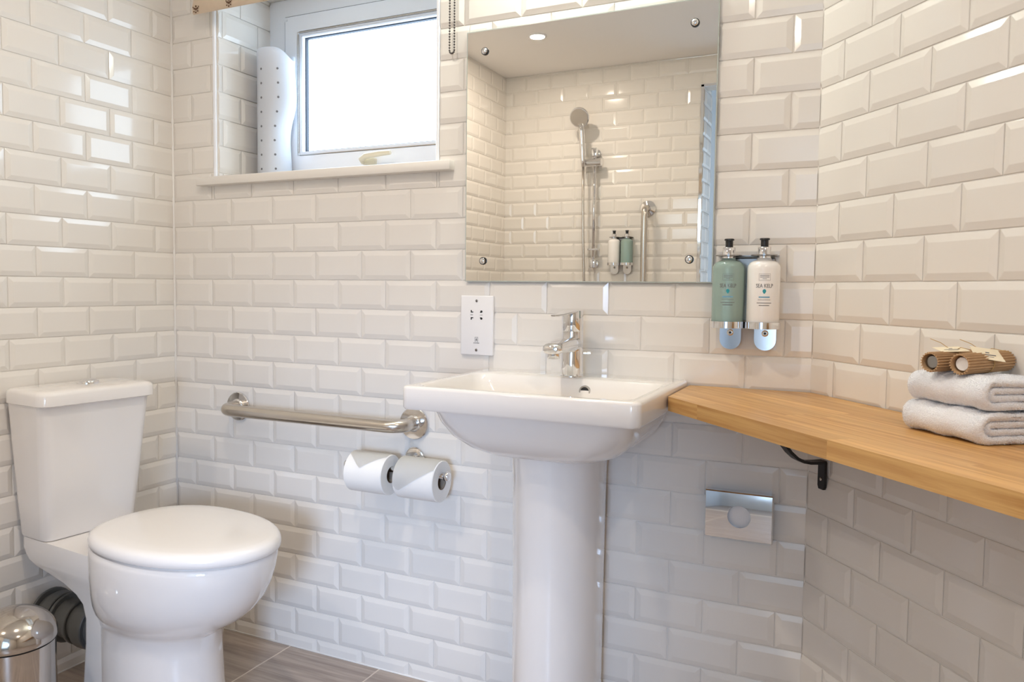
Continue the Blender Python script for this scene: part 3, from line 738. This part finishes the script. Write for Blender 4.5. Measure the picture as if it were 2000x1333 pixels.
# ------------------------------------------------------------------ soap dispensers
def bottle(loc, kind, label, lettered=True, rz=0):
    t = thing('soap_bottle', label, 'bottle', loc, rz, group='soap bottles in the wall holders')
    R_ = .0318
    bm = B(); add_lathe(bm, [(.026, 0), (R_ - .001, .002), (R_, .006), (R_, .118), (R_ - .001, .1245), (R_ - .005, .1305), (R_ - .012, .1345), (.0145, .1358), (.0135, .140)], 44)
    obj('body', bm, 'soap' if kind else 'lotion', t, auto=60)
    bm = B(); add_lathe(bm, [(.0128, .140), (.0128, .161), (.0120, .162)], 28); obj('collar', bm, 'chrome', t, auto=40)
    bm = B(); add_lathe(bm, [(.0075, .162), (.0075, .1755), (.0098, .1768), (.0100, .1785), (.0090, .1800), (.003, .1803)], 24); pu = obj('pump', bm, 'black', t, auto=50)
    bm = B(); add_box(bm, (-.0028, -.013, .1750), (.0028, -.004, .1795), .001); obj('nozzle', bm, 'black', pu)
    if lettered:
        wr = R_ + .0002
        text_mesh('lettering', 'SEA KELP', .0082, 'print_grey', t, Matrix.Translation((0, 0, .0835)) @ Matrix.Scale(1.35, 4, (0, 0, 1)), wrap=wr)
        def bars(m, lst, nm='print'):
            bm = B()
            for x0, x1, z0, z1 in lst:
                k = 6
                for i in range(k):
                    a0, a1 = (x0 + (x1 - x0) * i / k) / wr, (x0 + (x1 - x0) * (i + 1) / k) / wr
                    q = [bm.verts.new(((wr + .0001) * math.sin(a), -(wr + .0001) * math.cos(a), z)) for a, z in ((a0, z0), (a1, z0), (a1, z1), (a0, z1))]; bm.faces.new(q)
            o = obj(nm, bm, m, t)
        bars('print_grey', [(-.011, .011, .1075, .1079), (-.011, .011, .0945, .0949), (-.011, -.0107, .0945, .1079), (.0107, .011, .0945, .1079), (-.009, .009, .1040, .1050), (-.009, .009, .1008, .1018), (-.004, .004, .0975, .0983)])
        bars('print_grey', [(-.012, .012, .0555, .0562), (-.014, .014, .0490, .0502), (-.010, .010, .0440, .0454)])
        bars('print_blue', [(-.0105, .0105, .0600, .0625)])
        bm = B(); k = 10
        for sgn in (-1, 1):
            pts = [(-.0002 * sgn, .0775), (sgn * .0030, .0755), (sgn * .0034, .0725), (sgn * .0018, .0695), (0, .0675)]
            vs = [bm.verts.new(((wr + .0002) * math.sin(a / wr), -(wr + .0002) * math.cos(a / wr), z)) for a, z in pts]; bm.faces.new(vs if sgn > 0 else vs)
        obj('leaf_emblem', bm, 'print_teal', t)
    return t
def holder(loc, label, rz=0):
    h_ = thing('dispenser_holder', label, 'holder', loc, rz, group='double chrome soap holders')
    # back plate behind the bottles, top ledge, two cups with rounded tongues
    bm = B(); add_box(bm, (-.052, -.006, .0), (.052, 0, .134), .002); obj('back_plate', bm, 'steel_dark', h_)
    bm = B()
    for s in (-1, 1):
        rings = []
        for z in (.1365, .1385):
            rings.append([Vector((s * .0345 + .026 * math.cos(2 * PI * k / 32), -.038 + .026 * math.sin(2 * PI * k / 32), z)) for k in range(32)])
        vo = [[bm.verts.new(p) for p in r] for r in rings]
        vi = [[bm.verts.new(Vector((s * .0345 + (p.x - s * .0345) * .56, -.038 + (p.y + .038) * .56, p.z))) for p in r] for r in rings]
        for k in range(32):
            j = (k + 1) % 32
            bm.faces.new((vo[0][k], vo[0][j], vo[1][j], vo[1][k])); bm.faces.new((vi[0][k], vi[0][j], vi[1][j], vi[1][k]))
            bm.faces.new((vo[1][k], vo[1][j], vi[1][j], vi[1][k])); bm.faces.new((vo[0][k], vo[0][j], vi[0][j], vi[0][k]))
    add_box(bm, (-.060, -.020, .1365), (.060, 0, .1385)); obj('top_plate', bm, 'steel_dark', h_)
    for s in (-1, 1):
        bm = B(); add_lathe(bm, [(.0338, -.011), (.0345, -.011), (.0345, .0025), (.0328, .0025), (.0328, -.009)], 40, Matrix.Translation((s * .0345, -.038, 0)), cap1=False); cp = obj('cup', bm, 'chrome', h_, auto=40)
        bm = B(); add_box(bm, (s * .0345 - .014, -.016, -.0115), (s * .0345 + .014, 0, -.009)); obj('cup_arm', bm, 'chrome', h_)
        # tongue: rounded plate against the wall
        bm = B(); pts = [(-.0215, -.010), (.0215, -.010), (.0215, -.028)] + [(.0215 * math.cos(a), -.036 - .0215 * math.sin(a)) for a in [PI * k / 14 for k in range(15)]] + [(-.0215, -.028)]
        lo = [bm.verts.new((s * .0345 + .003 + a, -.012, b)) for a, b in pts]; hi = [bm.verts.new((s * .0345 + .003 + a, -.008, b)) for a, b in pts]
        bm.faces.new(lo); bm.faces.new(list(reversed(hi)))
        for k in range(len(pts)): bm.faces.new((lo[k], lo[(k + 1) % len(pts)], hi[(k + 1) % len(pts)], hi[k]))
        tg = obj('tongue', bm, 'chrome', h_)
        bm = B(); lathe_at(bm, [(.0068, 0), (.0068, .001), (.0050, .0022), (.0030, .0022), (.0028, .0008)], (s * .0345 + .003, -.012, -.022), axis=(0, -1, 0), n=20); obj('screw', bm, 'steel', tg, auto=40)
        bm = B(); lathe_at(bm, [(.0026, 0), (.0026, .0016)], (s * .0345 + .003, -.012, -.022), axis=(0, -1, 0), n=6); obj('screw_socket', bm, 'slot', tg)
    return h_
HX, HZ = 1.6475, 0.9535
holder((HX, -0.0055, HZ), 'chrome double bottle holder on the tiles right of the mirror')
bottle((HX - .0345, -.0435, HZ - .008), 1, 'green soap bottle with black pump in the holder right of the mirror', rz=math.radians(8))
bottle((HX + .0345, -.0435, HZ - .008), 0, 'white lotion bottle with black pump in the holder right of the mirror', rz=math.radians(10))

# ------------------------------------------------------------------ worktop: oak staves glued side by side
WZT, WT = 0.8138, 0.0275
WP = [(1.5335, -0.008), (1.5335, -0.216), (2.45, -1.2575), (2.45, -0.905), (1.7765, -0.008)]
wt = thing('worktop', 'angled oak worktop along the right wall beside the basin', 'worktop', (0, 0, 0))
fd = Vector((2.45 - 1.5335, -1.2575 + .216, 0)).normalized(); fn = Vector((-fd.y, fd.x, 0))     # along the front edge, across
ang = math.atan2(fd.y, fd.x)
rc = Matrix.Rotation(-ang, 2)
def to_l(p): q = rc @ Vector((p[0] - 1.5335, p[1] + .216)); return (q.x, q.y)
LP = [to_l(p) for p in WP]
SW = 0.0405
for i in range(-2, 9):
    y0, y1 = i * SW, (i + 1) * SW
    x = -0.45 - random.random() * .3
    while x < 1.45:
        ln = random.uniform(.28, .52)
        P = [(x, y0), (x + ln, y0), (x + ln, y1), (x, y1)]
        for k in range(len(LP)):
            a, b = LP[k], LP[(k + 1) % len(LP)]; nx, ny = (b[1] - a[1]), -(b[0] - a[0]); L_ = math.hypot(nx, ny)
            if P: P = clip_poly(P, nx / L_, ny / L_, (nx * a[0] + ny * a[1]) / L_)
        if len(P) > 2 and abs(sum(P[k][0] * P[(k + 1) % len(P)][1] - P[(k + 1) % len(P)][0] * P[k][1] for k in range(len(P)))) > 1e-4:
            cx, cy = sum(p[0] for p in P) / len(P), sum(p[1] for p in P) / len(P)
            bm = poly_prism(B(), [(p[0] - cx, p[1] - cy) for p in P], -WT, 0.0)
            o = obj('stave', bm, 'oak', wt); loc = Matrix.Rotation(ang, 2) @ Vector((cx, cy)); o.location = (1.5335 + loc.x, -.216 + loc.y, WZT); o.rotation_euler = (0, 0, ang)
        x += ln
# black bracket under the worktop, screwed to the right wall
br = thing('shelf_bracket', 'black iron bracket under the oak worktop on the right wall', 'bracket', tuple(RO + RT * 0.058 + RN * 0.006), 0)
br.rotation_euler = (0, 0, math.atan2(RN.y, RN.x))
# local x points out of the wall, y along it
def strap(pts, w2, t2, tip=False):
    bm = B(); pts = [Vector(p) for p in pts]; rings = []
    for i, p in enumerate(pts):
        d = (pts[min(i + 1, len(pts) - 1)] - pts[max(i - 1, 0)]).normalized(); nn = Vector((-d.z, 0, d.x))
        ww = w2 * (.72 if tip and i == len(pts) - 1 else 1)
        rings.append([p + nn * t2 + Vector((0, ww, 0)), p + nn * t2 - Vector((0, ww, 0)), p - nn * t2 - Vector((0, ww, 0)), p - nn * t2 + Vector((0, ww, 0))])
    return add_rings(bm, rings)
zb = WZT - WT
obj('wall_plate', strap([(.003, 0, zb - .103), (.003, 0, zb - .13), (.003, 0, zb - .151), (.003, 0, zb - .158)], .0105, .0028, True), 'iron', br)
sp_ = [(.001, 0, zb - .103), (.02, 0, zb - .1035), (.035, 0, zb - .103), (.05, 0, zb - .100), (.064, 0, zb - .093), (.078, 0, zb - .081), (.092, 0, zb - .064), (.104, 0, zb - .045), (.116, 0, zb - .025), (.128, 0, zb - .010), (.142, 0, zb - .0034), (.165, 0, zb - .0028), (.21, 0, zb - .0028)]
obj('arm', strap(sp_, .0105, .0028), 'iron', br, auto=40)
bm = B(); lathe_at(bm, [(.0034, 0), (.0034, .001), (.0018, .0018)], (.0058, 0, zb - .138), axis=(1, 0, 0), n=12); obj('screw', bm, 'steel', br, smooth=True)

# ------------------------------------------------------------------ towels and spa rolls on the worktop
from mathutils import noise as mnoise
def towel(loc, rz, L, D, H, label, seed):
    """local x: towards the wall, y: along the wall; the folded nose is at x = 0"""
    t = thing('folded_towel', label, 'towel', loc, rz, group='folded towels on the worktop')
    rnd = random.Random(seed)
    def arc_line(pts, step=.0028):
        out = [Vector((p[0], 0, p[1])) for p in pts]; res = [out[0]]
        for a, b in zip(out[:-1], out[1:]):
            k = max(1, int((b - a).length / step))
            for i in range(1, k + 1): res.append(a.lerp(b, i / k))
        return res
    def u_line(x0, x1, zl, zh, zl_end=None, zh_end=None, n=12):
        zc, r = (zl + zh) / 2, (zh - zl) / 2
        nose = [(x0 + r - r * math.sin(PI * i / n), zc - r * math.cos(PI * i / n)) for i in range(n + 1)]
        return arc_line([(x1, zl if zl_end is None else zl_end)] + nose + [(x1, zh if zh_end is None else zh_end)])
    def sheet(name, line, h, y0, y1, disp):
        ny = 46; n = len(line); nor = []
        for i in range(n):
            d = (line[min(i + 1, n - 1)] - line[max(i - 1, 0)]).normalized(); nor.append(Vector((-d.z, 0, d.x)))
        rings = []
        for j in range(ny + 1):
            v = j / ny; v = v - math.sin(2 * PI * v) / (2 * PI) * .75
            y = y0 + (y1 - y0) * v; e = min(v, 1 - v) * (y1 - y0)
            k = math.sqrt(max(0.0, 1 - max(0.0, 1 - e / (h * 1.3)) ** 2)) * .97 + .03
            a, b = [], []
            for i in range(n):
                ee = min(i, n - 1 - i) * .0028; kk = math.sqrt(max(0.0, 1 - max(0.0, 1 - ee / h) ** 2)) * .95 + .05
                wv = Vector((0, 0, .0011 * math.sin(y * 95 + seed) + .0006 * math.sin(y * 210 + i * .05)))
                a.append(line[i] + nor[i] * h * k * kk + wv + Vector((0, y, 0))); b.append(line[i] - nor[i] * h * k * kk + wv + Vector((0, y, 0)))
            rings.append(a + list(reversed(b)))
        bm = B(); add_rings(bm, rings, False, False); bm.verts.ensure_lookup_table(); N2 = 2 * n
        for base in (0, ny * N2):
            for i in range(n - 1): bm.faces.new([bm.verts[base + q_] for q_ in (i, i + 1, N2 - 2 - i, N2 - 1 - i)])
        bmesh.ops.recalc_face_normals(bm, faces=bm.faces); bm.normal_update()
        for v_ in bm.verts:
            c_ = v_.co
            v_.co = c_ + v_.normal * (mnoise.noise(c_ * 380 + Vector((seed, 0, 0))) * .0007 + mnoise.noise(c_ * 40 + Vector((seed * 3, 5, 0))) * disp)
            v_.co.z = max(v_.co.z, .0004)
        # terry loops standing out of the cloth
        tv, tf = [], []
        for f in bm.faces:
            k = f.calc_area() / 5.5e-7 * .55
            k = int(k) + (1 if rnd.random() < k % 1 else 0)
            vs = f.verts
            for _ in range(min(k, 14)):
                u, w_ = rnd.random(), rnd.random()
                p = vs[0].co.lerp(vs[1].co, u).lerp(vs[3 if len(vs) > 3 else 2].co.lerp(vs[2].co, u), w_)
                if p.z < .0012: continue
                nn = (f.normal + Vector((rnd.uniform(-1, 1), rnd.uniform(-1, 1), rnd.uniform(-1, 1))) * .75).normalized()
                sd = nn.cross(Vector((rnd.uniform(-1, 1), rnd.uniform(-1, 1), rnd.uniform(-1, 1)))).normalized() * .00028
                q = len(tv); ln = rnd.uniform(.0008, .0019)
                tv += [p - sd, p + sd, p + nn * ln]; tf.append((q, q + 1, q + 2))
        o = obj(name, bm, 'towel', t, smooth=True)
        return tv, tf
    h = H * .125
    tv, tf = sheet('outer_fold', u_line(h, D, h + .0006, H - h * 1.1, None, H - h * 1.5), h, 0, L, .0022)
    tv2, tf2 = sheet('inner_fold', u_line(h * 3.2, D - .004, H / 2 - h * .98, H / 2 + h * .98), h * .92, .002, L - .002, .0008)
    q = len(tv); o = obj('terry_pile', (tv + tv2, tf + [tuple(q + x for x in f) for f in tf2]), 'towel', t); o['kind'] = 'stuff'
    return t
NX, NY = 2.012, -0.505
ta = math.atan2(-RN.y, -RN.x)                      # towards the wall
# y axis (left of the towards-wall direction) runs along the wall away from the camera
towel((NX, NY, WZT), ta, .147, .118, .0455, 'lower white towel of the stack, lying on the oak worktop', 3)
towel((NX + .003, NY + .004, WZT + .0462), ta + .03, .138, .112, .0455, 'upper white towel of the stack, under the brown rolls', 11)
def spa_roll(loc, d, L, r, label, fill, tagdir):
    t = thing('corrugated_roll', label, 'spa kit', loc, 0, group='brown corrugated rolls on the towels')
    d = Vector(d).normalized(); m = rot_to(d)
    n = 176; rings = []
    def ring(rad, z, corr): return [m @ Vector(((rad + (corr * (.5 + .5 * math.cos(2 * PI * k / n * 22)))) * math.cos(2 * PI * k / n), (rad + (corr * (.5 + .5 * math.cos(2 * PI * k / n * 22)))) * math.sin(2 * PI * k / n), z)) for k in range(n)]
    bm = B(); add_rings(bm, [ring(r - .0022, 0.004, 0), ring(r - .0020, 0, 0), ring(r - .0018, 0, .0024), ring(r - .0018, L, .0024), ring(r - .0020, L, 0), ring(r - .0022, L - .004, 0), ring(r - .0022, 0.004, 0)], False, False)
    obj('card_sleeve', bm, 'kraft', t)
    bm = B(); add_lathe(bm, [(r - .0055, .006), (r - .0040, .009), (r - .0035, L - .01), (r - .006, L - .007)], 24, m); obj('contents', bm, fill, t, auto=50)
    # raffia band and bow
    bm = B(); R1 = r + .0007
    c = d * (L * .52)
    x_, y_ = frame_along(d)
    add_tube(bm, [c + (x_ * math.cos(2 * PI * k / 28) + y_ * math.sin(2 * PI * k / 28)) * R1 for k in range(29)], .0007, 6)
    up = Vector((0, 0, 1)); sd = d.cross(up).normalized()
    top = c + up * R1
    for q in (-1, 1): add_tube(bm, [top, top + sd * q * .008 + up * .005 + d * .004 * q, top + sd * q * .020 + up * (.004 if q > 0 else .010), top + sd * q * .030 + d * .01 * q + up * (.001 if q > 0 else .016)], .0005, 5)
    obj('raffia_tie', bm, 'raffia', t, smooth=True)
    # card tag leaning on the roll
    e1, tn = Vector(tagdir[0]).normalized(), Vector(tagdir[1]).normalized(); tn = (tn - e1 * tn.dot(e1)).normalized(); tu = e1; tv = tn.cross(tu).normalized()
    if tv.z < 0: tv = -tv
    bm = B(); ctr = c + Vector(tagdir[2])
    pts = [(-.016, -.0095), (-.021, .0110), (.015, .0095), (.022, -.0115)]
    lo = [bm.verts.new(ctr + tu * a + tv * b) for a, b in pts]; hi = [bm.verts.new(ctr + tu * a + tv * b + tn * .0006) for a, b in pts]
    bm.faces.new(lo); bm.faces.new(hi)
    for k in range(4): bm.faces.new((lo[k], lo[(k + 1) % 4], hi[(k + 1) % 4], hi[k]))
    tg = obj('card_tag', bm, 'tag_card', t)
    bm = B()
    for a0, a1, b0, b1 in ((-.010, .011, -.0028, -.0010), (-.006, .008, -.0058, -.0050), (-.002, .003, .001, .003)):
        vs = [bm.verts.new(ctr + tu * a + tv * b + tn * .0008) for a, b in ((a0, b0), (a1, b0), (a1, b1), (a0, b1))]; bm.faces.new(vs)
    obj('tag_print', bm, 'print_grey', tg)
    return t
TZ = WZT + .0922
spa_roll((1.990, -.462, TZ + .0140), (.62, .78, .02), .104, .0145, 'front brown corrugated roll with a square card tag', 'paper', ((.95, .25, -.10), (-.15, -.75, .70), (.002, -.010, .0125)))
spa_roll((1.955, -.445, TZ + .0140), (.64, .76, .01), .096, .0140, 'rear brown corrugated roll with raffia bow', 'steel_dark', ((.90, .35, .06), (-.05, -.30, .95), (-.004, -.004, .0165)))

# ------------------------------------------------------------------ window sill: rolled bath mat; blind and chain
bmx = thing('bath_mat', 'rolled white rubber bath mat with round holes standing on the window sill', 'bath mat', (0.268, 0.150, WZ0 + 0.0005))
n = 72; Hm = 0.384
bm = B(); nz = 40; grid = []
def matpt(k, j, off=0):
    t = k / n; a = math.radians(-170) + t * math.radians(560); v = j / nz
    r = .058 - .012 * t + off
    wob = 1 + .0
    # one side slumps inwards half way down and the top edge droops on that side
    x, y = r * math.cos(a), r * math.sin(a)
    side = max(0, math.cos(a - math.radians(10)))
    prof = .002 - .017 / (1 + math.exp((v - .50) * 22)) + .003 * math.sin(v * 11 + 1)
    x += side * prof; y += side * prof * .3
    z = v * Hm
    if v > .8: z -= .030 * side ** 4 * ((v - .8) / .2)
    return Vector((x, y, z))
for k in range(n + 1): grid.append([bm.verts.new(matpt(k, j)) for j in range(nz + 1)])
for k in range(n):
    for j in range(nz): bm.faces.new((grid[k][j], grid[k + 1][j], grid[k + 1][j + 1], grid[k][j + 1]))
bmesh.ops.solidify(bm, geom=bm.faces[:], thickness=.0022)
obj('sheet', bm, 'mat_plastic', bmx, auto=35)
for j in range(8):
    for col, ang_ in enumerate((-102, -48)):
        a = math.radians(ang_); kf = (ang_ + 170) / 560 * n
        v_ = (.085 + j * .108)
        p = matpt(kf, v_ * nz, .0004); nrm = Vector((math.cos(a), math.sin(a), 0))
        bm = B(); lathe_at(bm, [(.0033, -.001), (.0033, .0003), (.0022, .0005)], p, axis=nrm, n=12); obj('drain_hole', bm, 'print_grey', bmx)
        bm = B() if col < 2 else None

bl = thing('roman_blind', 'raised cream fabric blind with woven brown motifs above the window', 'blind', (0.545, -0.010, 0))
bm = B(); add_box(bm, (-.405, -.050, 1.950), (.405, 0.0, 1.985), .002); obj('headrail', bm, 'upvc', bl)
for k in range(3):
    z0 = 1.7785 + k * .026; y = -.046 + k * .004
    bm = B(); nn = 30; g = []
    for i in range(nn + 1):
        x = -.400 + .800 * i / nn; wv = .0012 * math.sin(i * 1.7 + k)
        pr = [(y + .008, 1.95), (y + .002 + wv, z0 + .045), (y - .004 + wv, z0 + .020), (y - .003 + wv, z0 + .004), (y + .001, z0), (y + .005, z0 + .004), (y + .006, z0 + .02), (y + .012, 1.95)]
        g.append([bm.verts.new((x, a, b)) for a, b in pr])
    for i in range(nn):
        for j in range(7): bm.faces.new((g[i][j], g[i + 1][j], g[i + 1][j + 1], g[i][j + 1]))
    bm.faces.new(g[0]); bm.faces.new(list(reversed(g[-1])))
    fo = obj('fabric_fold', bm, 'fabric', bl, auto=60)
    if k == 0:
        for i in range(7):
            cx = -.385 + i * .121; bm = B()
            for (dx, dz, rr_) in ((0, .012, .0035), (-.006, .014, .0028), (.006, .014, .0028), (0, .020, .0028), (-.007, .006, .0022), (.007, .006, .0022), (0, .003, .0026), (-.010, .018, .0018), (.010, .018, .0018)):
                lathe_at(bm, [(rr_, 0), (rr_ * .8, .0009), (rr_ * .2, .0012)], (cx + dx, -.0512, z0 + dz), axis=(0, -1, 0), n=8)
            obj('flower_motif', bm, 'motif', fo)
ch = thing('blind_chain', 'looped bead chain hanging between window and mirror', 'chain', (0.951, -0.022, 0))
bead = bpy.data.meshes.new('bead'); bm = B(); bmesh.ops.create_uvsphere(bm, u_segments=10, v_segments=6, radius=.0025); bm.to_mesh(bead); bm.free(); bead.materials.append(M['chain'])
for p_ in bead.polygons: p_.use_smooth = True
path = []
Rr = .0065; zb0 = 1.592
z = 1.975
while z > zb0: path.append((-Rr, 0, z)); z -= .0066
for k in range(1, 5): a = PI + PI * k / 5; path.append((Rr * math.cos(a), 0, zb0 + Rr * math.sin(a) * 1.1))
z = zb0
while z < 1.975: path.append((Rr, 0, z)); z += .0066
for p in path:
    o = bpy.data.objects.new('bead', bead); C.objects.link(o); o.parent = ch; o.location = p
bm = B(); add_tube(bm, path, .0005, 5); obj('cord', bm, 'chain', ch)

# ------------------------------------------------------------------ things seen only in the mirror: shower set, grab rail, soap
YW = YF + 0.005
sh = thing('shower_set', 'chrome slide-rail hand shower reflected in the mirror', 'shower', (0.545, YW, 0))
bm = B(); add_tube(bm, [(0, .045, 1.14), (0, .045, 1.755)], .0095, 16); obj('rail', bm, 'chrome', sh, smooth=True)
for z in (1.155, 1.745):
    bm = B(); add_tube(bm, [(0, 0, z), (0, .045, z)], .011, 14); add_box(bm, (-.014, .030, z - .022), (.014, .060, z + .022), .003); lathe_at(bm, [(.020, 0), (.020, .006), (.014, .010)], (0, 0, z), axis=(0, 1, 0), n=24); obj('rail_bracket', bm, 'chrome', sh, auto=40)
bm = B(); lathe_at(bm, [(.018, -.050), (.021, -.048), (.021, .058), (.018, .060)], (-.018, .055, 1.690), axis=(1, 0, 0), n=24); obj('slider', bm, 'chrome', sh, auto=40)
bm = B(); add_box(bm, (-.030, .02, 1.226), (.030, .055, 1.236), .002); obj('soap_clip', bm, 'chrome', sh)
hs = [(-.050, .085, 1.665), (-.052, .088, 1.70), (-.055, .092, 1.78), (-.058, .098, 1.85), (-.062, .108, 1.885)]
bm = B(); add_tube(bm, hs, [.011, .012, .0145, .016, .016], 16); hd = obj('handset', bm, 'chrome', sh, smooth=True)
bm = B(); lathe_at(bm, [(.020, -.026), (.050, -.012), (.054, -.002), (.052, .004), (.048, .0045)], (-.064, .120, 1.918), axis=(-.02, .88, -.42), n=36); obj('shower_head', bm, 'chrome', hd, auto=50)
bm = B(); lathe_at(bm, [(.047, 0), (.047, .006)], (-.064, .120, 1.918), axis=(-.02, .88, -.42), n=36); obj('spray_face', bm, 'steel', hd)
bm = B(); add_tube(bm, [(-.050, .085, 1.67), (-.048, .086, 1.5), (-.044, .086, 1.3), (-.036, .086, 1.1), (-.030, .080, .95), (-.045, .07, .84), (-.075, .06, .80), (-.105, .05, .83), (-.12, .03, .90)], .0068, 12); obj('hose', bm, 'steel', sh, smooth=True)
bm = B(); lathe_at(bm, [(.024, 0), (.024, .006), (.012, .010), (.012, .035)], (-.12, 0, .905), axis=(0, 1, 0), n=20); obj('wall_outlet', bm, 'chrome', sh, auto=40)
gr = thing('vertical_grab_rail', 'upright brushed steel grab rail reflected in the mirror', 'rail', (0.826, YW, 0))
bm = B(); add_tube(bm, bend([(0, 0, 1.442), (0, .075, 1.442), (0, .075, .842), (0, 0, .842)], .045, 10), .0165, 20); obj('bar', bm, 'steel', gr, smooth=True)
for z in (1.442, .842):
    bm = B(); lathe_at(bm, [(.041, 0), (.041, .006), (.038, .008), (.020, .010), (.0175, .012)], (0, 0, z), axis=(0, 1, 0), n=32); obj('flange', bm, 'chrome', gr, auto=35)
holder((0.692, YW, 1.157), 'chrome double bottle holder on the shower wall, seen in the mirror', PI)
bottle((0.692 - .0345, YW + .038, 1.149), 0, 'white bottle on the shower wall, reflected in the mirror', False, PI)
bottle((0.692 + .0345, YW + .038, 1.149), 1, 'green bottle on the shower wall, reflected in the mirror', False, PI)
